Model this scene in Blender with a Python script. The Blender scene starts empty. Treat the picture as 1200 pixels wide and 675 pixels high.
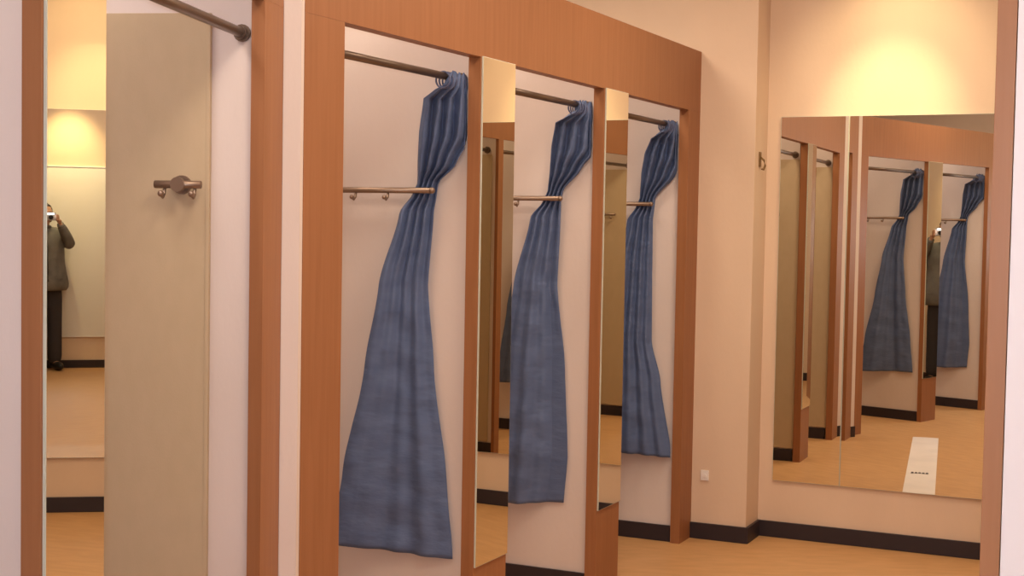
import bpy, bmesh, math, random
from mathutils import Vector, Matrix
random.seed(7)
R = math.radians
C = bpy.context.scene.collection
sc = bpy.context.scene

# ------------------------------------------------------------------ materials
def mat(name, col, rough=0.6, metal=0.0, spec=0.3, emit=None, strength=0):
    m = bpy.data.materials.new(name); m.use_nodes = True
    b = m.node_tree.nodes['Principled BSDF']
    b.inputs['Base Color'].default_value = (*col, 1)
    b.inputs['Roughness'].default_value = rough
    b.inputs['Metallic'].default_value = metal
    b.inputs['Specular IOR Level'].default_value = spec
    if emit:
        b.inputs['Emission Color'].default_value = (*emit, 1)
        b.inputs['Emission Strength'].default_value = strength
    return m

def texture(m, c1, c2, scale=(1, 1, 1), noise=4.0, detail=4, bump=0.0, bscale=None, distort=0.0, lo=0.35, hi=0.65):
    """procedural two-tone noise colour (object space) with an optional bump"""
    nt = m.node_tree; N = nt.nodes; L = nt.links
    b = N['Principled BSDF']
    tc = N.new('ShaderNodeTexCoord'); mp = N.new('ShaderNodeMapping')
    mp.inputs['Scale'].default_value = scale
    L.new(tc.outputs['Object'], mp.inputs['Vector'])
    ns = N.new('ShaderNodeTexNoise'); ns.inputs['Scale'].default_value = noise
    ns.inputs['Detail'].default_value = detail; ns.inputs['Distortion'].default_value = distort
    L.new(mp.outputs['Vector'], ns.inputs['Vector'])
    cr = N.new('ShaderNodeValToRGB')
    cr.color_ramp.elements[0].position = lo; cr.color_ramp.elements[0].color = (*c1, 1)
    cr.color_ramp.elements[1].position = hi; cr.color_ramp.elements[1].color = (*c2, 1)
    L.new(ns.outputs['Fac'], cr.inputs['Fac']); L.new(cr.outputs['Color'], b.inputs['Base Color'])
    if bump:
        n2 = N.new('ShaderNodeTexNoise'); n2.inputs['Scale'].default_value = bscale or noise
        n2.inputs['Detail'].default_value = 3
        L.new(mp.outputs['Vector'], n2.inputs['Vector'])
        bp = N.new('ShaderNodeBump'); bp.inputs['Strength'].default_value = bump; bp.inputs['Distance'].default_value = 0.01
        L.new(n2.outputs['Fac'], bp.inputs['Height']); L.new(bp.outputs['Normal'], b.inputs['Normal'])
    return m

M = {}
M['wall'] = texture(mat('painted_wall', (0.72, 0.60, 0.56), 0.75), (0.74, 0.655, 0.63), (0.70, 0.615, 0.585), (1, 1, 0.5), 3, 3, 0.08, 60)
M['endwall'] = texture(mat('warm_painted_wall', (0.72, 0.58, 0.48), 0.75), (0.77, 0.60, 0.46), (0.73, 0.565, 0.43), (1, 1, 0.5), 3, 3, 0.08, 60)
M['ceiling'] = mat('ceiling_paint', (0.75, 0.70, 0.65), 0.9)
M['wood'] = texture(mat('cherry_wood', (0.42, 0.15, 0.07), 0.45, spec=0.25), (0.305, 0.130, 0.056), (0.34, 0.148, 0.066), (14, 14, 0.7), 3.2, 6, 0.03, 20, 0.6)
M['beige'] = texture(mat('beige_laminate', (0.50, 0.38, 0.25), 0.6), (0.55, 0.435, 0.295), (0.53, 0.42, 0.28), (6, 6, 3), 5, 4, 0.05, 50)
M['floor'] = texture(mat('pale_tan_floor', (0.6, 0.34, 0.14), 0.42, spec=0.3), (0.55, 0.31, 0.135), (0.62, 0.355, 0.16), (2.5, 9, 1), 2.5, 6, 0.04, 40, 0.4)
M['base'] = mat('dark_vinyl_skirting', (0.035, 0.025, 0.03), 0.45)
M['metal'] = mat('bronze_metal', (0.20, 0.15, 0.12), 0.38, 0.85)
M['rail'] = mat('brushed_rail_metal', (0.30, 0.22, 0.17), 0.4, 0.8)
M['mirror'] = mat('mirror_glass', (0.78, 0.75, 0.655), 0.0, 1.0)
M['mirror_edge'] = mat('mirror_edge_glass', (0.62, 0.66, 0.58), 0.25)
M['curtain'] = texture(mat('blue_curtain_cloth', (0.09, 0.13, 0.27), 0.6, spec=0.35), (0.088, 0.130, 0.255), (0.105, 0.150, 0.285), (1, 1, 2.4), 9, 4, 0.5, 13)
M['ring'] = mat('curtain_loop', (0.10, 0.12, 0.22), 0.5)
M['pale'] = texture(mat('white_strip_surface', (0.82, 0.78, 0.78), 0.5), (0.85, 0.80, 0.80), (0.78, 0.74, 0.75), (1, 1, 1), 4, 2)
M['ink'] = mat('dark_print', (0.05, 0.04, 0.05), 0.6)
M['whitepanel'] = mat('white_panel', (0.80, 0.78, 0.76), 0.5)
M['brass'] = mat('brown_fitting', (0.22, 0.13, 0.05), 0.5, 0.3)
M['plastic'] = mat('white_plastic', (0.85, 0.83, 0.82), 0.35)
M['skin'] = mat('skin', (0.50, 0.29, 0.20), 0.5)
M['hair'] = texture(mat('dark_hair', (0.02, 0.015, 0.012), 0.5), (0.015, 0.012, 0.01), (0.035, 0.025, 0.02), (30, 30, 4), 4)
M['jacket'] = texture(mat('grey_jacket', (0.12, 0.115, 0.11), 0.85), (0.14, 0.135, 0.13), (0.185, 0.18, 0.17), (1, 1, 1), 14, 4, 0.3, 20)
M['trousers'] = mat('dark_trousers', (0.045, 0.04, 0.045), 0.85)
M['shoe'] = mat('black_shoe', (0.015, 0.015, 0.015), 0.4)
M['eye'] = mat('dark_eye', (0.02, 0.015, 0.01), 0.2)
M['lip'] = mat('lip', (0.40, 0.16, 0.13), 0.5)
M['cam'] = mat('silver_camera', (0.45, 0.45, 0.46), 0.3, 0.7)
M['camdark'] = mat('black_camera_plastic', (0.02, 0.02, 0.022), 0.35)
M['flash'] = mat('flash_tube', (1, 1, 1), 0.4, emit=(0.77, 0.85, 1.0), strength=7200)

# ------------------------------------------------------------------ helpers
def lat(p): return Vector((math.cos(R(p)), -math.sin(R(p)), 0))
def ax(p): return Vector((math.sin(R(p)), math.cos(R(p)), 0))

def setp(o, label=None, cat=None, group=None, kind=None):
    if label: o['label'] = label
    if cat: o['category'] = cat
    if group: o['group'] = group
    if kind: o['kind'] = kind
    return o

def frame(phi, off=0.0, s=0.0):
    """matrix whose x is across (lat) and y along (ax) a wall of bearing phi"""
    p = lat(phi) * off + ax(phi) * s
    return Matrix.Translation(p) @ Matrix.Rotation(-R(phi), 4, 'Z')

def empty(name, mtx, label=None, cat=None, group=None):
    o = bpy.data.objects.new(name, None); C.objects.link(o)
    o.empty_display_size = 0.1
    o.matrix_world = mtx
    return setp(o, label, cat, group)

def obj(name, bm, m, parent=None, mtx=None, smooth=False, extra=()):
    me = bpy.data.meshes.new(name)
    bmesh.ops.recalc_face_normals(bm, faces=bm.faces)
    bm.to_mesh(me); bm.free()
    me.materials.append(m)
    for e in extra: me.materials.append(e)
    if smooth:
        for p in me.polygons: p.use_smooth = True
    o = bpy.data.objects.new(name, me); C.objects.link(o)
    if parent is not None: o.parent = parent
    if mtx is not None: o.matrix_world = mtx
    return o

def box(bm, x0, x1, y0, y1, z0, z1, bevel=0.0):
    vs = [bm.verts.new((x, y, z)) for x in (x0, x1) for y in (y0, y1) for z in (z0, z1)]
    q = [(0, 1, 3, 2), (4, 6, 7, 5), (0, 4, 5, 1), (2, 3, 7, 6), (0, 2, 6, 4), (1, 5, 7, 3)]
    fs = [bm.faces.new([vs[i] for i in f]) for f in q]
    if bevel:
        es = list({e for f in fs for e in f.edges})
        bmesh.ops.bevel(bm, geom=es, offset=bevel, segments=2, affect='EDGES', profile=0.7)

def bxm(x0, x1, y0, y1, z0, z1, bevel=0.0):
    bm = bmesh.new(); box(bm, min(x0, x1), max(x0, x1), min(y0, y1), max(y0, y1), z0, z1, bevel); return bm

def tube(bm, pts, r, n=12, caps=True):
    pts = [Vector(p) for p in pts]; rings = []
    rs = r if isinstance(r, (list, tuple)) else [r] * len(pts)
    for i, p in enumerate(pts):
        a = pts[max(i - 1, 0)]; b = pts[min(i + 1, len(pts) - 1)]
        t = (b - a).normalized()
        u = t.cross(Vector((0, 0, 1)))
        if u.length < 1e-3: u = Vector((1, 0, 0))
        u.normalize(); v = t.cross(u)
        rings.append([bm.verts.new(p + (u * math.cos(2 * math.pi * k / n) + v * math.sin(2 * math.pi * k / n)) * rs[i]) for k in range(n)])
    for a, b in zip(rings, rings[1:]):
        for k in range(n): bm.faces.new((a[k], a[(k + 1) % n], b[(k + 1) % n], b[k]))
    if caps: bm.faces.new(rings[0]); bm.faces.new(rings[-1][::-1])

def torus(bm, c, axis, r, t, n=20, k=8):
    """a closed ring round the axis 'x', 'y' or 'z'"""
    rings = []
    for i in range(n):
        a = 2 * math.pi * i / n; row = []
        for j in range(k):
            b = 2 * math.pi * j / k; d = r + t * math.cos(b); h = t * math.sin(b)
            p = {'x': (h, d * math.cos(a), d * math.sin(a)), 'y': (d * math.cos(a), h, d * math.sin(a)), 'z': (d * math.cos(a), d * math.sin(a), h)}[axis]
            row.append(bm.verts.new(Vector(c) + Vector(p)))
        rings.append(row)
    for i in range(n):
        for j in range(k):
            bm.faces.new((rings[i][j], rings[(i + 1) % n][j], rings[(i + 1) % n][(j + 1) % k], rings[i][(j + 1) % k]))

def ball(bm, c, r, sx=1, sy=1, sz=1, u=16, v=10):
    bmesh.ops.create_uvsphere(bm, u_segments=u, v_segments=v, radius=r,
                              matrix=Matrix.Translation(c) @ Matrix.Diagonal((sx, sy, sz, 1)))

def struct(name, bm, m, mtx=None):
    o = obj(name, bm, m, None, mtx); o['kind'] = 'structure'; return o

# ------------------------------------------------------------------ layout
PM, OM = 25.6, -2.131          # middle row: bearing, offset of its face
PL, OL = 7.8, -1.1046           # near row on the other facet
PE, DE = 24.9, 6.745           # end wall
OR = -0.20                     # right-hand row (parallel to the middle one)
CEIL = 2.95
OPEN, TOP = 2.055, 2.345       # heights of opening and of wooden front
FM, FL, FR = frame(PM, OM), frame(PL, OL), frame(PM, OR)
FE = frame(PE, 0, DE)          # x runs along the end wall, +y into it

# ------------------------------------------------------------------ room shell
struct('floor', bxm(-4.2, 4.6, -2.2, 9.2, -0.1, 0), M['floor'])
struct('ceiling', bxm(-4.2, 4.6, -2.2, 9.2, CEIL, CEIL + 0.1), M['ceiling'])
AX = -1.79                     # corner of the pilaster along the end wall
we = struct('wall_end', bxm(AX + 0.0125, 2.2, 0, 0.12, 0, CEIL), M['endwall'], FE)
wp = struct('wall_pilaster', bxm(-4.4, AX + 0.012, -0.215, 0.12, 0, CEIL, 0.004), M['endwall'], FE)
def skirting(name, mtx, x0, x1, y0, y1, h=0.078):
    return struct(name, bxm(x0, x1, y0, y1, 0, h, 0.004), M['base'], mtx)
skirting('baseboard_end', FE, AX + 0.02, 0.1, -0.014, 0)
skirting('baseboard_pilaster', FE, -2.30, AX + 0.026, -0.229, -0.215)
skirting('baseboard_pilaster_side', FE, AX + 0.012, AX + 0.026, -0.2145, 0)
struct('wall_left', bxm(-3.4, -3.3, -2.1, 9.0, 0, CEIL), M['wall'])
struct('wall_right', bxm(3.9, 4.0, -2.1, 9.0, 0, CEIL), M['wall'])
FB = frame(20, 0, -0.45)
struct('wall_back', bxm(-3.6, 4.2, -0.12, 0, 0, CEIL), M['endwall'], FB)
skirting('baseboard_back', FB, -1.3, 3.0, 0, 0.014)

# ------------------------------------------------------------------ wooden fronts with their cubicles
def front(mtx, uprights, TH, side, label):
    """side -1: the cubicles lie towards -x, +1: towards +x"""
    t = empty('fitting_room_front', mtx, label, 'partition', 'wooden fitting room fronts')
    s0, s1 = uprights[0][0], uprights[-1][1]
    obj('header', bxm(0, side * TH, s0, s1, OPEN, TOP, 0.0008), M['wood'], t)
    for a, b in uprights:
        obj('upright_panel', bxm(0, side * TH, a, b, 0, OPEN - 0.0002, 0.0008), M['wood'], t)
    return t
def divider(mtx, s0, s1, side, w0=0.036, w1=1.15, m='wall', h=TOP - 0.005):
    o = struct('wall_divider', bxm(side * w0, side * w1, s0, s1, 0, h), M[m], mtx)
    bm = bmesh.new(); a, b = sorted((side * w0, side * (w1 - 0.001)))
    box(bm, a, b, s0 - 0.012, s0 - 0.0005, 0, 0.078, 0.003); box(bm, a, b, s1 + 0.0005, s1 + 0.012, 0, 0.078, 0.003)
    k = obj('baseboard_divider', bm, M['base'], None, mtx); k['kind'] = 'structure'
    return o
def cubicle_back(mtx, s0, s1, side, w=1.152):
    struct('wall_cubicle_back', bxm(side * w, side * (w + 0.08), s0, s1, 0, TOP - 0.005), M['wall'], mtx)

front(FM, [(3.15, 3.345), (4.18, 4.435), (5.275, 5.53), (6.335, 6.505)], 0.046, -1,
      'cherry wood fitting room front with three curtained openings, reaching the end wall')
for a, b in ((3.20, 3.31), (4.21, 4.405), (5.305, 5.50), (6.365, 6.50)): divider(FM, a, b, -1, w0=0.056)
cubicle_back(FM, 3.20, 6.50, -1)
front(FL, [(1.10, 1.374), (2.233, 2.476), (3.428, 3.585)], 0.035, -1,
      'cherry wood front of the nearest fitting rooms, around the cubicle with the beige panel')
for a, b in ((1.15, 1.34), (2.263, 2.45), (3.452, 3.55)): divider(FL, a, b, -1)
cubicle_back(FL, 1.15, 3.55, -1)
front(FR, [(1.655, 1.82), (2.985, 3.055), (4.085, 4.155), (5.19, 5.26), (6.30, 6.50)], 0.021, 1,
      'cherry wood fitting room front on the right whose narrow edge borders the end mirror')
for a, b in ((1.6555, 1.80), (2.995, 3.045), (4.095, 4.145), (5.20, 5.25), (6.32, 6.48)): divider(FR, a, b, 1, w0=0.022)
cubicle_back(FR, 1.6555, 6.48, 1)

# white wall strip closing the bend between the two left-hand fronts
P0 = (ax(PL) * 3.588 + lat(PL) * (OL + 0.0)); P1 = (ax(PM) * 3.147 + lat(PM) * (OM + 0.0))
mid = (P0 + P1) / 2; dirv = (P1 - P0).normalized(); nrm = Vector((dirv.y, -dirv.x, 0))
Q = mid + nrm * 0.024 + dirv * 0.004
bm = bmesh.new()
poly = [P0, Q, P1, P1 - nrm * 0.12 - dirv * 0.0, P0 - nrm * 0.12]
lo = [bm.verts.new((p.x, p.y, 0)) for p in poly]; hi = [bm.verts.new((p.x, p.y, CEIL)) for p in poly]
bm.faces.new(lo[::-1]); bm.faces.new(hi)
for i in range(5): bm.faces.new((lo[i], lo[(i + 1) % 5], hi[(i + 1) % 5], hi[i]))
struct('wall_corner_strip', bm, M['wall'])
bm = bmesh.new()
off = nrm * 0.01
poly = [P0 + off * 0.2, Q + off, P1 + off * 0.2, P1 - nrm * 0.001, Q - nrm * 0.0, P0 - nrm * 0.001]
lo = [bm.verts.new((p.x, p.y, 0)) for p in poly]; hi = [bm.verts.new((p.x, p.y, 0.078)) for p in poly]
bm.faces.new(lo[::-1]); bm.faces.new(hi)
for i in range(6): bm.faces.new((lo[i], lo[(i + 1) % 6], hi[(i + 1) % 6], hi[i]))
struct('baseboard_corner_strip', bm, M['base'])

# ------------------------------------------------------------------ mirrors
def mirror(mtx, x0, x1, y0, y1, z0, z1, label, face):
    """face: which local axis side is the silvered face (+x or -y); the rim shows the polished edge"""
    t = empty('mirror', mtx, label, 'mirror', 'fitting room mirrors')
    obj('edge', bxm(x0, x1, y0, y1, z0, z1), M['mirror_edge'], t)
    e = 0.0015
    if face == 'x': b = bxm(x1 - 0.0005, x1 + 0.0006, y0 + e, y1 - e, z0 + e, z1 - e)
    else: b = bxm(x0 + e, x1 - e, y0 - 0.0006, y0 + 0.0005, z0 + e, z1 - e)
    obj('glass', b, M['mirror'], t)
    return t
MZ = 0.345
mirror(FM, 0.0005, 0.006, 4.186, 4.434, MZ, OPEN + 0.003, 'narrow tall mirror strip between the first and second blue curtained openings', 'x')
mirror(FM, 0.0005, 0.006, 5.284, 5.529, MZ, OPEN + 0.003, 'narrow tall mirror strip between the second and third blue curtained openings', 'x')
mirror(FL, 0.0005, 0.006, 2.240, 2.475, MZ, OPEN + 0.003, 'narrow tall mirror strip beside the beige panel, showing the photographer', 'x')
SEAM = -1.381
for a0, a1, x0, x1, lb in ((24.55, PE, -1.707, SEAM - 0.0012, 'narrow pane of the end wall mirror, nearest the pilaster'),
                           (25.3, PE, SEAM + 0.0012, -0.42, 'wide pane of the end wall mirror, reflecting blue curtains')):
    # each pane hangs with its own tiny angle, turning about the seam
    piv = FE @ Vector((SEAM, -0.006, 0))
    m2 = Matrix.Translation(piv) @ Matrix.Rotation(-R(a0), 4, 'Z') @ Matrix.Translation((-SEAM, 0, 0))
    mirror(m2, x0, x1, -0.006, -0.0005, 0.28, 2.045, lb, 'y')

# ------------------------------------------------------------------ rods
def rod(mtx, s0, s1, side, label, z=1.985, w=0.085):
    t = empty('curtain_rod', mtx, label, 'curtain rod', 'curtain rods')
    x = side * w
    bm = bmesh.new(); tube(bm, [(x, s0 + 0.004, z), (x, s1 - 0.004, z)], 0.0125, 16)
    obj('bar', bm, M['metal'], t, smooth=True)
    for s, d in ((s0, 1), (s1, -1)):
        bm = bmesh.new(); tube(bm, [(x, s, z), (x, s + d * 0.008, z)], 0.022, 16); tube(bm, [(x, s + d * 0.008, z), (x, s + d * 0.026, z)], 0.016, 16)
        obj('end_flange', bm, M['metal'], t)
    return t
rod(FM, 3.313, 4.208, -1, 'bronze curtain rod over the widest blue curtain, next to the white wall strip')
rod(FM, 4.407, 5.303, -1, 'bronze curtain rod over the middle blue curtain')
rod(FM, 5.502, 6.363, -1, 'bronze curtain rod over the farthest blue curtain by the pilaster')
rod(FL, 2.452, 3.450, -1, 'dark curtain rod slanting above the beige panel', z=1.972, w=0.065)
rod(FL, 1.342, 2.261, -1, 'curtain rod of the nearest cubicle, seen only in the end mirror', z=1.972, w=0.065)
for k, (a, b) in enumerate(((1.802, 2.993), (3.047, 4.093), (4.147, 5.198), (5.252, 6.318))):
    rod(FR, a, b, 1, ['curtain rod of the right-hand cubicle nearest the viewer', 'second curtain rod of the right-hand row, counted from the viewer',
                      'third curtain rod of the right-hand row, counted from the viewer', 'curtain rod of the right-hand cubicle beside the end wall'][k])

# ------------------------------------------------------------------ hook rails
def hook_rail(mtx, s_wall, d, side, w0, w1, pegs, label, z=1.612, gap=0.055, mount=None, group='hook rails'):
    """d: direction (+-1 along y) from the wall into the cubicle"""
    t = empty('hook_rail', mtx, label, 'hook rail', group)
    y = s_wall + d * gap
    bm = bmesh.new(); tube(bm, [(side * w0, y, z), (side * w1, y, z)], 0.010, 12)
    if not mount:
        ball(bm, (side * w0, y, z), 0.0115, u=12, v=8); ball(bm, (side * w1, y, z), 0.0115, u=12, v=8)
    obj('bar', bm, M['rail'], t, smooth=True)
    for w in (mount if mount else (w0 + 0.05, w1 - 0.05)):
        bm = bmesh.new(); tube(bm, [(side * w, s_wall + d * 0.0005, z), (side * w, y, z)], 0.008, 10)
        if mount:
            tube(bm, [(side * w, s_wall + d * 0.0005, z), (side * w, s_wall + d * 0.012, z)], 0.024, 18)
            tube(bm, [(side * w, y - 0.004 * d, z), (side * w, y + 0.0115 * d, z)], 0.0185, 18)
        obj('bracket', bm, M['rail'], t, smooth=False)
    for w in pegs:
        bm = bmesh.new()
        tube(bm, [(side * w, y, z - 0.006), (side * w, y + d * 0.004, z - 0.024), (side * w, y + d * 0.014, z - 0.032), (side * w, y + d * 0.026, z - 0.026)], 0.0045, 8)
        ball(bm, (side * w, y + d * 0.027, z - 0.024), 0.008, u=10, v=8)
        obj('peg', bm, M['rail'], t, smooth=True)
    return t
hook_rail(FM, 4.21, -1, -1, 0.165, 0.86, (0.334, 0.463, 0.60, 0.74), 'bronze hook rail holding back the widest blue curtain')
hook_rail(FM, 5.305, -1, -1, 0.175, 0.86, (0.362, 0.49, 0.62, 0.75), 'bronze hook rail holding back the middle blue curtain')
hook_rail(FM, 6.365, -1, -1, 0.170, 0.86, (0.362, 0.49, 0.62, 0.75), 'bronze hook rail holding back the farthest blue curtain')
hook_rail(FL, 2.45, 1, -1, 0.19, 0.86, (0.36, 0.49, 0.62), 'hook rail holding the curtain behind the near mirror strip, seen only in reflection')
hook_rail(FL, 1.34, 1, -1, 0.19, 0.86, (0.36, 0.49, 0.62), 'hook rail of the nearest cubicle, seen only in the end mirror')
# short rails with a round boss on the beige panels
def beige(mtx, s_wall, d, side, label, w0=0.155, z1=2.022):
    a, b = sorted((s_wall + d * 0.0005, s_wall + d * 0.012))
    t = empty('beige_board', mtx, label, 'panel', 'beige cubicle panels')
    obj('panel', bxm(side * w0, side * 1.10, a, b, 0.085, z1, 0.002), M['beige'], t)
    a, b = sorted((s_wall + d * 0.0005, s_wall + d * 0.015))
    obj('edge_strip', bxm(side * (w0 - 0.010), side * (w0 - 0.0005), a, b, 0.085, z1, 0.002), M['beige'], t)
beige(FL, 3.452, -1, -1, 'tall beige laminate panel on the cubicle wall beside the near mirror strip')
hook_rail(FL, 3.440, -1, -1, 0.157, 0.278, (0.172, 0.252), 'short hook rail with round centre boss on the beige panel', z=1.588, gap=0.030, mount=(0.216,))
for mtx, s, d, side, lb in ((FM, 3.31, 1, -1, 'beige panel inside the cubicle of the widest curtain, seen only in reflection'),
                            (FM, 4.405, 1, -1, 'beige panel inside the cubicle of the middle curtain, seen only in reflection'),
                            (FM, 5.50, 1, -1, 'beige panel inside the cubicle of the farthest curtain, seen only in reflection'),
                            (FR, 5.25, 1, 1, 'beige panel in the right-hand cubicle beside the end wall, seen only in mirrors'),
                            (FR, 3.045, 1, 1, 'beige panel in the second right-hand cubicle, seen only in mirrors')):
    beige(mtx, s, d, side, lb, w0=0.06, z1=1.955)
for mtx, s, d, side, lb in ((FM, 3.322, 1, -1, 'short hook rail facing the widest curtain, seen only in the end mirror'),
                            (FM, 4.417, 1, -1, 'short hook rail facing the middle curtain, seen only in the end mirror'),
                            (FR, 3.057, 1, 1, 'short hook rail in the second right-hand cubicle, seen only in mirrors')):
    hook_rail(mtx, s, d, side, 0.17, 0.42, (0.20, 0.30, 0.39), lb, z=1.60, gap=0.035, mount=(0.295,))

# ------------------------------------------------------------------ curtains
def interp(tab, z):
    if z >= tab[0][0]: return list(tab[0][1:])
    for a, b in zip(tab, tab[1:]):
        if b[0] <= z <= a[0]:
            f = (a[0] - z) / (a[0] - b[0]); f = f * f * (3 - 2 * f) * 0.5 + f * 0.5
            return [p + (q - p) * f for p, q in zip(a[1:], b[1:])]
    return list(tab[-1][1:])
def curtain(mtx, s_wall, d, side, tab, label, seed, folds=4.2):
    """tab rows: height, deep end (w, q), front end (w, q), fold depth; q = distance from the wall"""
    rnd = random.Random(seed)
    t = empty('curtain', mtx, label, 'curtain', 'blue cubicle curtains')
    ph = [rnd.uniform(0, 6.28) for _ in range(8)]
    nz, nt = 110, 130; wmin = 0.046 if mtx is FL else 0.058
    z0, z1 = tab[-1][0], tab[0][0]
    bm = bmesh.new(); rows = []
    for i in range(nz + 1):
        z = z1 + (z0 - z1) * i / nz
        wa, qa, wb, qb, amp, nf = interp(tab, z)
        A = Vector((wa, qa)); B = Vector((wb, qb)); u = (B - A); ln = u.length; u = u / max(ln, 1e-6); n = Vector((-u.y, u.x))
        row = []
        for j in range(nt + 1):
            f = j / nt
            env = 0.5 + 0.5 * min(1, 6 * f, 6 * (1 - f))
            ff = f + 0.022 * math.sin(5.3 * f + 1.4 * z + ph[0])
            fold = math.sin(2 * math.pi * folds * ff + ph[1] + 0.5 * math.sin(1.7 * z + ph[2]))
            fold2 = 0.75 * math.sin(2 * math.pi * 1.35 * ff + ph[3] + 0.5 * z) + 0.5 * math.tanh(14 * (ff - 0.55 - 0.03 * math.sin(4 * z)))
            wr = 0.0045 * math.sin(26 * z + 9 * f + ph[4] + 2 * math.sin(7 * f)) * math.sin(5 * f + 11 * z + ph[5]) \
                 + 0.0042 * math.sin(44 * z - 6 * f + ph[6]) * math.sin(3.1 * z + 8 * f + ph[7])
            k = nf
            cr = 0.35 + 0.65 * math.exp(-((f - 0.5) / 0.22) ** 2)
            o = amp * (k * fold + (1 - k) * fold2) * env + wr * cr * (1 - 0.6 * k)
            p = A + u * (ln * f) + n * o
            q = max(p.y, 0.012); p.x = max(p.x, wmin)
            sag = 0
            if i < 6: sag = -0.012 * (0.5 + 0.5 * math.cos(2 * math.pi * 6 * f)) * (1 - i / 6)
            zz = z + sag + (0.012 * math.sin(2.2 * f + ph[2]) * (i / nz) ** 6)
            row.append(bm.verts.new((side * p.x, s_wall + d * q, zz)))
        rows.append(row)
    for a, b in zip(rows, rows[1:]):
        for j in range(nt): bm.faces.new((a[j], a[j + 1], b[j + 1], b[j]))
    cl = obj('cloth', bm, M['curtain'], t, smooth=True)
    md = cl.modifiers.new('thick', 'SOLIDIFY'); md.thickness = 0.003; md.offset = 0
    # loops that hang the heading from the rod
    za, wa, qa, wb, qb = tab[0][:5]
    for k in range(6):
        f = (k + 0.3) / 5.6
        bm = bmesh.new()
        q = 0.016 + 0.125 * f
        torus(bm, (side * (0.065 if mtx is FL else 0.085), s_wall + d * q, 1.972 if mtx is not FL else 1.959), 'y', 0.0265, 0.0032, 22, 8)
        obj('hanging_loop', bm, M['ring'], t, smooth=True)
    # cloth tie where the waist is tucked behind the rail
    return t
HEAD = [(2.004, 0.066, 0.120, 0.064, 0.013, 0.006, 1.0),
        (1.960, 0.080, 0.138, 0.060, 0.013, 0.012, 1.0),
        (1.938, 0.120, 0.138, 0.045, 0.014, 0.017, 1.0)]
T1 = HEAD + [(1.915, 0.165, 0.118, 0.036, 0.016, 0.020, 0.9), (1.80, 0.198, 0.088, 0.034, 0.020, 0.024, 0.8), (1.70, 0.214, 0.066, 0.090, 0.024, 0.020, 0.9),
      (1.638, 0.226, 0.044, 0.156, 0.024, 0.012, 1.0), (1.605, 0.244, 0.040, 0.160, 0.024, 0.012, 1.0), (1.535, 0.284, 0.062, 0.172, 0.026, 0.014, 0.7), (1.29, 0.344, 0.090, 0.192, 0.022, 0.020, 0.3),
      (1.0, 0.395, 0.090, 0.166, 0.020, 0.026, 0.2), (0.63, 0.475, 0.090, 0.112, 0.020, 0.030, 0.15), (0.375, 0.525, 0.085, 0.084, 0.020, 0.034, 0.15)]
T2 = HEAD + [(1.915, 0.176, 0.115, 0.034, 0.016, 0.020, 0.9), (1.816, 0.204, 0.085, 0.032, 0.020, 0.024, 0.8), (1.73, 0.217, 0.065, 0.100, 0.024, 0.020, 0.9),
      (1.645, 0.234, 0.044, 0.176, 0.024, 0.012, 1.0), (1.60, 0.256, 0.040, 0.184, 0.024, 0.012, 1.0), (1.535, 0.302, 0.062, 0.184, 0.026, 0.014, 0.7), (1.26, 0.360, 0.090, 0.194, 0.022, 0.020, 0.3),
      (0.9, 0.430, 0.090, 0.154, 0.020, 0.026, 0.2), (0.55, 0.480, 0.090, 0.136, 0.020, 0.028, 0.2), (0.352, 0.510, 0.085, 0.150, 0.020, 0.030, 0.2)]
T3 = HEAD + [(1.915, 0.160, 0.112, 0.024, 0.018, 0.024, 0.9), (1.84, 0.196, 0.090, 0.020, 0.024, 0.026, 0.85), (1.75, 0.216, 0.068, 0.062, 0.026, 0.021, 0.9),
      (1.64, 0.230, 0.044, 0.160, 0.024, 0.012, 1.0), (1.60, 0.248, 0.040, 0.164, 0.024, 0.012, 1.0), (1.535, 0.285, 0.060, 0.168, 0.030, 0.014, 0.8), (1.335, 0.315, 0.085, 0.164, 0.034, 0.018, 0.5),
      (0.96, 0.345, 0.090, 0.160, 0.034, 0.022, 0.45), (0.77, 0.370, 0.090, 0.112, 0.034, 0.024, 0.4), (0.405, 0.400, 0.095, 0.050, 0.034, 0.028, 0.4)]
curtain(FM, 4.21, -1, -1, T1, 'widest blue curtain, nearest, tied back and flaring to a broad hem', 3)
curtain(FM, 5.305, -1, -1, T2, 'middle blue curtain, tied back between the two narrow mirror strips', 5)
curtain(FM, 6.365, -1, -1, T3, 'farthest blue curtain, tied back next to the end wall', 8)
curtain(FL, 2.45, 1, -1, T1, 'blue curtain hidden behind the near mirror strip, seen only in the end mirror', 11)
curtain(FL, 1.34, 1, -1, T2, 'blue curtain of the nearest cubicle, seen at the far edge of the end mirror', 14)
curtain(FR, 4.145, 1, 1, T2, 'blue curtain of a right-hand cubicle, seen only in the first mirror strip', 17)

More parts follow.
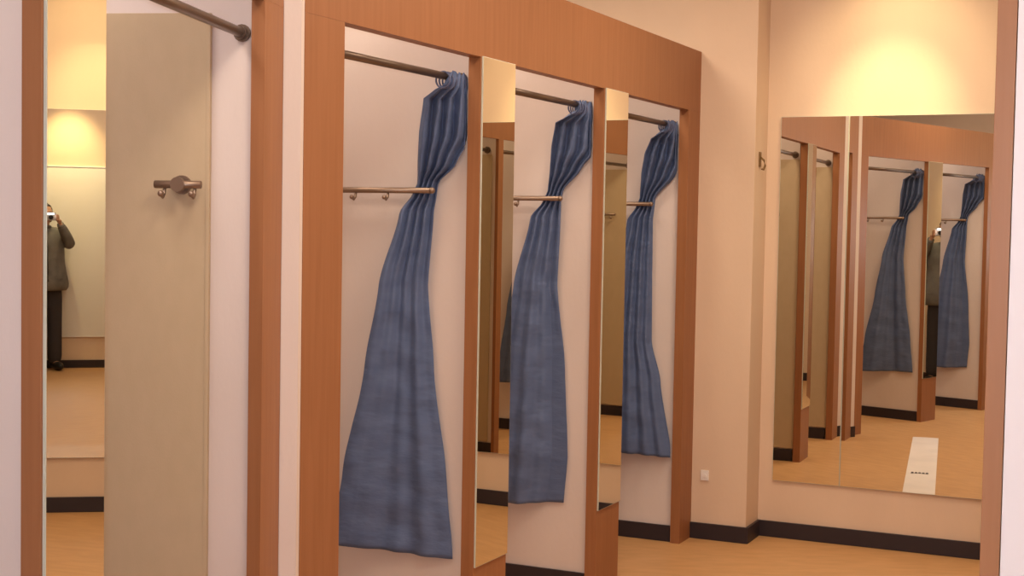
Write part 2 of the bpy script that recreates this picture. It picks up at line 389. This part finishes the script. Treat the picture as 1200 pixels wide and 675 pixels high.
# ------------------------------------------------------------------ small things
t = empty('white_strip', Matrix.Translation((0.40, 4.27, 0)) @ Matrix.Rotation(-R(33.3), 4, 'Z'), 'long white strip on the tan floor, reflected in the end mirror', 'paper strip')
bm = bmesh.new(); NX = 30  # flat whitish strip lying along the floor
for i in range(NX + 1):
    for x in (-0.09, 0, 0.09):
        bm.verts.new((x, -1.16 + 2.33 * i / NX, 0.0022 + 0.0022 * math.sin(i * 1.7) * (abs(x) > 0) + (0.0012 if x == 0 else 0)))
bm.verts.ensure_lookup_table()
for i in range(NX):
    for j in range(2):
        a = i * 3 + j; bm.faces.new([bm.verts[k] for k in (a, a + 1, a + 4, a + 3)])
sh = obj('sheet', bm, M['pale'], t)
md = sh.modifiers.new('thick', 'SOLIDIFY'); md.thickness = 0.0015; md.offset = 1
bm = bmesh.new()
for k in range(5):
    box(bm, -0.06 + 0.022 * k, -0.06 + 0.022 * k + 0.015, 0.44 + 0.004 * (k % 2), 0.48 - 0.004 * (k % 3), 0.0056, 0.0066)
obj('printed_mark', bm, M['ink'], t)

t = empty('wall_plate', FE, 'small white plate low on the pilaster', 'wall plate')
bm = bmesh.new(); box(bm, -2.005, -1.965, -0.2235, -0.2155, 0.285, 0.335, 0.003)
obj('plate', bm, M['plastic'], t)
bm = bmesh.new(); tube(bm, [(-1.985, -0.224, 0.31), (-1.985, -0.2275, 0.31)], 0.009, 16); obj('button', bm, M['plastic'], t)

t = empty('wall_hook', FE, 'small brown hook on the side of the pilaster edge', 'hook')
x = AX + 0.0125
bm = bmesh.new(); box(bm, x, x + 0.006, -0.150, -0.120, 1.80, 1.87, 0.002); obj('back_plate', bm, M['brass'], t)
bm = bmesh.new(); tube(bm, [(x + 0.005, -0.135, 1.845), (x + 0.022, -0.135, 1.83), (x + 0.028, -0.135, 1.805), (x + 0.02, -0.135, 1.785), (x + 0.012, -0.135, 1.79)], 0.005, 10)
obj('prong', bm, M['brass'], t, smooth=True)

t = empty('wall_board', FB, 'white framed board behind the photographer, seen in the near mirror strip', 'board')
obj('board', bxm(-0.62, 0.30, 0.001, 0.014, 0.32, 2.0, 0.002), M['whitepanel'], t)
bm = bmesh.new()
for a in ((-0.635, 0.315, 2.0005, 2.012), (-0.635, 0.315, 0.308, 0.3195)): box(bm, a[0], a[1], 0.001, 0.02, a[2], a[3], 0.002)
for a in ((-0.635, -0.6205), (0.3005, 0.315)): box(bm, a[0], a[1], 0.001, 0.02, 0.3205, 1.9995, 0.002)
obj('rim', bm, M['plastic'], t)

# ------------------------------------------------------------------ the photographer
def skin_mesh(name, joints, bones, subdiv=2, root=0):
    """joints: (x, y, z, rx[, ry]); grown into one skin, returned as an evaluated mesh in a bmesh"""
    me = bpy.data.meshes.new(name)
    me.from_pydata([j[:3] for j in joints], bones, [])
    o = bpy.data.objects.new(name, me); C.objects.link(o)
    o.modifiers.new('skin', 'SKIN')
    sv = me.skin_vertices[0].data
    for i, j in enumerate(joints):
        sv[i].radius = (j[3], j[4] if len(j) > 4 else j[3]); sv[i].use_root = (i == root)
    s = o.modifiers.new('sub', 'SUBSURF'); s.levels = s.render_levels = subdiv
    dg = bpy.context.evaluated_depsgraph_get(); dg.update()
    em = bpy.data.meshes.new_from_object(o.evaluated_get(dg))
    bm = bmesh.new(); bm.from_mesh(em)
    bpy.data.objects.remove(o); bpy.data.meshes.remove(me); bpy.data.meshes.remove(em)
    return bm
def merge(dst, src):
    me = bpy.data.meshes.new('tmp'); src.to_mesh(me); src.free(); dst.from_mesh(me); bpy.data.meshes.remove(me)

BY = -0.24
pr = empty('person', Matrix.Translation((0, BY, 0)), 'standing photographer in grey jacket and dark trousers, raising a flashing camera', 'person')
L = []; Bn = []
def J(*a): L.append(a); return len(L) - 1
def B(*ids):
    for a, b in zip(ids, ids[1:]): Bn.append((a, b))
Y = 0.0
pel = J(0, Y, 0.90, 0.145, 0.10); wai = J(0, Y - 0.01, 1.04, 0.125, 0.095); che = J(0, Y - 0.015, 1.22, 0.15, 0.105); upc = J(0, Y - 0.02, 1.33, 0.11, 0.085)
nec = J(0, Y - 0.005, 1.415, 0.05); hd = J(0, Y + 0.015, 1.49, 0.055)
B(pel, wai, che, upc, nec, hd)
hand_roots = {}
for s in (-1, 1):
    hip = J(s * 0.09, Y, 0.84, 0.085); kn = J(s * 0.105, Y + 0.01, 0.46, 0.055); an = J(s * 0.11, Y - 0.02, 0.085, 0.038); toe = J(s * 0.125, Y + 0.12, 0.035, 0.032)
    B(pel, hip, kn, an, toe)
    sh_ = J(s * 0.17, Y - 0.02, 1.325, 0.058); el = J(s * 0.245, Y + 0.06, 1.225, 0.042); wr = J(s * 0.098, Y + 0.195, 1.445, 0.026, 0.022)
    B(upc, sh_, el, wr)
body = skin_mesh('b', L, Bn, 2, 0)
# head: shaped egg with brow, nose, lips, chin and ears
HC = Vector((0, 0.030, 1.525))
hb = bmesh.new()
bmesh.ops.create_uvsphere(hb, u_segments=32, v_segments=24, radius=1.0)
for v in hb.verts:
    x, y, z = v.co
    wz = 1.0 - 0.20 * max(0, -z) ** 1.5
    v.co = Vector((x * 0.073 * wz, y * 0.092 * (1 - 0.10 * max(0, -z)) + 0.010 * max(0, -z), z * 0.108))
    if y > 0.4: v.co.y -= 0.006 * math.exp(-((z - 0.18) / 0.16) ** 2)
    v.co += HC
merge(body, hb)
nb = bmesh.new()
tube(nb, [HC + Vector((0, 0.083, 0.022)), HC + Vector((0, 0.096, -0.005)), HC + Vector((0, 0.108, -0.024)), HC + Vector((0, 0.088, -0.036))], [0.008, 0.010, 0.014, 0.009], 12)
ball(nb, HC + Vector((0, 0.066, -0.085)), 0.024, 1.1, 0.9, 0.8)
for s in (-1, 1):
    ball(nb, HC + Vector((s * 0.074, -0.005, -0.005)), 0.03, 0.32, 0.62, 1.0)
    tube(nb, [HC + Vector((s * 0.010, 0.086, 0.030)), HC + Vector((s * 0.030, 0.081, 0.034)), HC + Vector((s * 0.052, 0.062, 0.028))], [0.006, 0.008, 0.006], 8)
merge(body, nb)
# hands: palm, four unequal bent fingers and a thumb, closed round the camera's sides
for s in (-1, 1):
    hl = []; hbn = []
    def hj(*a): hl.append(a); return len(hl) - 1
    w = hj(s * 0.098, 0.190, 1.440, 0.024, 0.020); p1 = hj(s * 0.088, 0.205, 1.462, 0.028, 0.016); p2 = hj(s * 0.078, 0.213, 1.482, 0.030, 0.014)
    hbn += [(w, p1), (p1, p2)]
    hm = skin_mesh('h', hl, hbn, 1, 0); merge(body, hm)
    for k, (z, ln, rr) in enumerate(((1.522, 1.0, 0.0085), (1.506, 1.1, 0.0088), (1.490, 1.0, 0.0085), (1.475, 0.82, 0.0075))):
        x0 = s * 0.082
        pts = [(x0, 0.206, 1.474 + 0.35 * (z - 1.474), rr * 1.15), (s * 0.073, 0.2225, z - 0.003, rr * 1.08), (s * (0.066 - 0.004 * ln), 0.2395, z, rr), (s * (0.060 - 0.010 * ln), 0.2475, z + 0.001, rr * 0.92), (s * (0.060 - 0.020 * ln), 0.2465, z + 0.001, rr * 0.8)]
        fm = skin_mesh('f', pts, [(0, 1), (1, 2), (2, 3), (3, 4)], 1, 0); merge(body, fm)
    pts = [(s * 0.084, 0.200, 1.462, 0.013), (s * 0.066, 0.196, 1.474, 0.0115), (s * 0.046, 0.196, 1.487, 0.010), (s * 0.030, 0.1975, 1.497, 0.0085)]
    fm = skin_mesh('t', pts, [(0, 1), (1, 2), (2, 3)], 1, 0); merge(body, fm)
bo = obj('body', body, M['skin'], pr, smooth=True)
md = bo.modifiers.new('fuse', 'REMESH'); md.mode = 'VOXEL'; md.voxel_size = 0.0045; md.use_smooth_shade = True
md = bo.modifiers.new('soft', 'SMOOTH'); md.iterations = 3; md.factor = 0.4
# eyes and mouth
for s in (-1, 1):
    bm = bmesh.new(); ball(bm, HC + Vector((s * 0.031, 0.0745, 0.012)), 0.011, 1.15, 0.7, 0.6, 12, 8)
    obj('eye', bm, M['eye'], pr, smooth=True)


bm = bmesh.new(); tube(bm, [HC + Vector((-0.022, 0.079, -0.056)), HC + Vector((0, 0.087, -0.054)), HC + Vector((0.022, 0.079, -0.056))], [0.003, 0.0055, 0.003], 8)
obj('lips', bm, M['lip'], pr, smooth=True)
# hair: cap over crown and nape
bm = bmesh.new(); bmesh.ops.create_uvsphere(bm, u_segments=40, v_segments=28, radius=1.0)
for v in bm.verts:
    x, y, z = v.co; k = 1 + 0.02 * math.sin(14 * x + 5 * z) * math.sin(9 * y)
    v.co = Vector((x * 0.083 * k, y * 0.101 * k - 0.008, z * 0.117 * k)) + HC
kill = [v for v in bm.verts if (v.co.y - HC.y) > 0.010 + 0.55 * max(-0.02, v.co.z - HC.z - 0.045) and (v.co.z - HC.z) < 0.075 or (v.co.z - HC.z) < -0.075]
bmesh.ops.delete(bm, geom=kill, context='VERTS')
hr = obj('hair', bm, M['hair'], pr, smooth=True)
md = hr.modifiers.new('thick', 'SOLIDIFY'); md.thickness = 0.012; md.offset = -1
# jacket
L = []; Bn = []
a = J(0, Y, 0.72, 0.29, 0.18); b = J(0, Y, 0.90, 0.262, 0.168); c = J(0, Y - 0.01, 1.05, 0.218, 0.148); d = J(0, Y - 0.015, 1.22, 0.225, 0.150); e = J(0, Y - 0.02, 1.335, 0.125, 0.10); f = J(0, Y - 0.01, 1.405, 0.066, 0.062)
B(a, b, c, d, e, f)
for s in (-1, 1):
    sh_ = J(s * 0.175, Y - 0.02, 1.322, 0.078); el = J(s * 0.248, Y + 0.062, 1.222, 0.060); fo = J(s * 0.165, Y + 0.135, 1.345, 0.052); wr = J(s * 0.108, Y + 0.185, 1.428, 0.040)
    B(e, sh_, el, fo, wr)
jk = skin_mesh('j', L, Bn, 2, 0)
for v in jk.verts:
    n = 0.004 * math.sin(38 * v.co.z + 9 * v.co.x) * math.sin(21 * v.co.x + 13 * v.co.y)
    v.co.y += n; v.co.x += n * 0.6
    v.co.z = max(v.co.z, 0.785)
jo = obj('jacket', jk, M['jacket'], pr, smooth=True)
def front_y(z, x=0.0):
    best = None
    for v in jo.data.vertices:
        if v.co.y > 0 and abs(v.co.x - x) < 0.06:
            k = (v.co.z - z) ** 2 + (v.co.x - x) ** 2
            if best is None or k < best[0]: best = (k, v.co.y)
    return best[1]
bm = bmesh.new(); tube(bm, [(0, front_y(z) + 0.001, z) for z in (0.80, 0.88, 0.96, 1.04, 1.12, 1.20, 1.28)], 0.006, 8)
obj('zip', bm, M['camdark'], pr, smooth=True)
bm = bmesh.new(); torus(bm, (0, Y - 0.004, 1.405), 'z', 0.058, 0.017, 28, 10); obj('collar', bm, M['jacket'], pr, smooth=True)
for sgn in (-1, 1):
    bm = bmesh.new(); tube(bm, [(sgn * 0.118, Y + 0.172, 1.412), (sgn * 0.104, Y + 0.189, 1.434)], [0.036, 0.034], 18); obj('cuff', bm, M['jacket'], pr, smooth=True)
    bm = bmesh.new(); yy = front_y(0.93, sgn * 0.10)
    box(bm, sgn * 0.10 - 0.045, sgn * 0.10 + 0.045, yy - 0.022, yy + 0.006, 0.90, 0.912, 0.003); obj('pocket_flap', bm, M['jacket'], pr)
L = []; Bn = []
a = J(0, Y, 0.90, 0.11, 0.09)
for s in (-1, 1):
    hip = J(s * 0.092, Y, 0.80, 0.098); kn = J(s * 0.105, Y + 0.01, 0.46, 0.074); an = J(s * 0.11, Y - 0.005, 0.045, 0.075)
    B(a, hip, kn, an)
obj('trousers', skin_mesh('tr', L, Bn, 2, 0), M['trousers'], pr, smooth=True)
for s in (-1, 1):
    bm = bmesh.new()
    ball(bm, (s * 0.122, 0.055, 0.045), 0.05, 0.95, 2.7, 0.88, 20, 14)
    ball(bm, (s * 0.112, -0.035, 0.065), 0.05, 0.9, 1.0, 1.1, 16, 12)
    for v in bm.verts: v.co.z = max(v.co.z, 0.001)
    obj('shoe', bm, M['shoe'], pr, smooth=True)

# camera in the hands (the picture is taken from just in front of its lens)
cm = empty('compact_camera', Matrix.Translation((0, -0.012, 1.5)), 'small silver compact camera with lit flash held by the photographer', 'camera')
obj('camera_body', bxm(-0.052, 0.052, -0.026, -0.003, -0.032, 0.046, 0.006), M['cam'], cm)
bm = bmesh.new(); tube(bm, [(0, -0.003, 0), (0, 0.005, 0)], 0.022, 28); tube(bm, [(0, 0.005, 0), (0, 0.009, 0)], 0.017, 28)
obj('lens_barrel', bm, M['camdark'], cm)
obj('screen', bxm(-0.032, 0.022, -0.0275, -0.0262, -0.024, 0.020), M['camdark'], cm)
bm = bmesh.new(); tube(bm, [(0.035, -0.014, 0.046), (0.035, -0.014, 0.050)], 0.006, 16); obj('shutter_button', bm, M['camdark'], cm)
obj('flash', bxm(-0.030, 0.030, -0.0035, -0.0008, 0.0235, 0.0415), M['flash'], cm)

# ------------------------------------------------------------------ light: ceiling lamps, plus added fills over the cubicles
def area(name, loc, sx, sy, power, col, rotz=0, target=None, spread=None):
    l = bpy.data.lights.new(name, 'AREA'); l.shape = 'RECTANGLE'; l.size = sx; l.size_y = sy; l.energy = power; l.color = col
    if spread: l.spread = R(spread)
    o = bpy.data.objects.new(name, l); C.objects.link(o); o.location = loc
    if target is not None:
        o.rotation_euler = (Vector(target) - Vector(loc)).to_track_quat('-Z', 'Y').to_euler()
    else: o.rotation_euler = (0, 0, rotz)
    return o
WARM = (1.0, 0.80, 0.60)
for s in (2.2, 3.8, 5.2):
    p = ax(PM) * s + lat(PM) * -1.15
    area('ceiling_lamp', (p.x, p.y, CEIL - 0.02), 0.6, 0.6, 23, WARM, -R(PM))
for s in (3.65, 4.6, 5.45):  # unseen fill lights added over the middle row to brighten the cubicle walls
    p = ax(PM) * s + lat(PM) * (OM - 0.55)
    area('cubicle_fill', (p.x, p.y, CEIL - 0.02), 0.5, 0.5, 10, WARM, -R(PM))
for s in (1.8, 2.95):  # added fills above the near cubicles, no fixture known there
    p = ax(PL) * s + lat(PL) * (OL - 0.62)
    area('cubicle_fill', (p.x, p.y, CEIL - 0.02), 0.35, 0.35, 8, (1.0, 0.88, 0.80), -R(PL))
for s in (2.5, 3.6, 4.7, 5.8):  # added fills above the right-hand cubicles, likewise unseen
    p = ax(PM) * s + lat(PM) * (OR + 0.6)
    area('cubicle_fill', (p.x, p.y, CEIL - 0.02), 0.35, 0.35, 6, WARM, -R(PM))
area('entrance_lamp', (-0.1, 0.5, CEIL - 0.02), 0.6, 0.6, 15, (1.0, 0.86, 0.74))
def spot(loc, target, power, angle, blend, col, r=0.03):
    l = bpy.data.lights.new('downlight', 'SPOT'); l.energy = power; l.spot_size = R(angle); l.spot_blend = blend; l.color = col; l.shadow_soft_size = r
    o = bpy.data.objects.new('downlight', l); C.objects.link(o); o.location = loc
    o.rotation_euler = (Vector(target) - Vector(loc)).to_track_quat('-Z', 'Y').to_euler()
p = FE @ Vector((-1.13, -1.15, 2.92)); q = FE @ Vector((-1.19, 0.0, 2.03))
spot(p, q, 95, 32, 1.0, (1.0, 0.82, 0.42))
p = FE @ Vector((-1.13, -0.55, 2.92)); q = FE @ Vector((-1.13, 0.0, 2.05))
spot(p, q, 26, 90, 1.0, (1.0, 0.78, 0.42))
p = FB @ Vector((-0.12, 0.55, 2.92)); q = FB @ Vector((-0.15, 0.0, 1.95))
spot(p, q, 150, 60, 1.0, (1.0, 0.80, 0.42))

w = bpy.data.worlds.new('world'); sc.world = w; w.use_nodes = True
w.node_tree.nodes['Background'].inputs['Color'].default_value = (0.9, 0.8, 0.7, 1)
w.node_tree.nodes['Background'].inputs['Strength'].default_value = 0.02

# ------------------------------------------------------------------ camera
cd = bpy.data.cameras.new('camera'); co = bpy.data.objects.new('camera', cd); C.objects.link(co)
cd.sensor_fit = 'HORIZONTAL'; cd.sensor_width = 36; cd.lens = 36 * 1650 / 1200; cd.clip_start = 0.005
P = R(2.55); ro = 0.0175
f = Vector((0, math.cos(P), -math.sin(P))); r = Vector((1, 0, 0)); u = r.cross(f)
r2 = r * math.cos(ro) + u * math.sin(ro); u2 = -r * math.sin(ro) + u * math.cos(ro)
m = Matrix((r2, u2, -f)).transposed().to_4x4(); m.translation = (0, 0, 1.5)
co.matrix_world = m
sc.camera = co

sc.view_settings.view_transform = 'Standard'; sc.view_settings.look = 'None'
sc.view_settings.exposure = 0.0; sc.view_settings.gamma = 1.0; sc.view_settings.use_curve_mapping = False
cy = sc.cycles
cy.max_bounces = 16; cy.glossy_bounces = 12; cy.diffuse_bounces = 5
cy.sample_clamp_indirect = 3.0; cy.caustics_reflective = True; cy.use_denoising = True
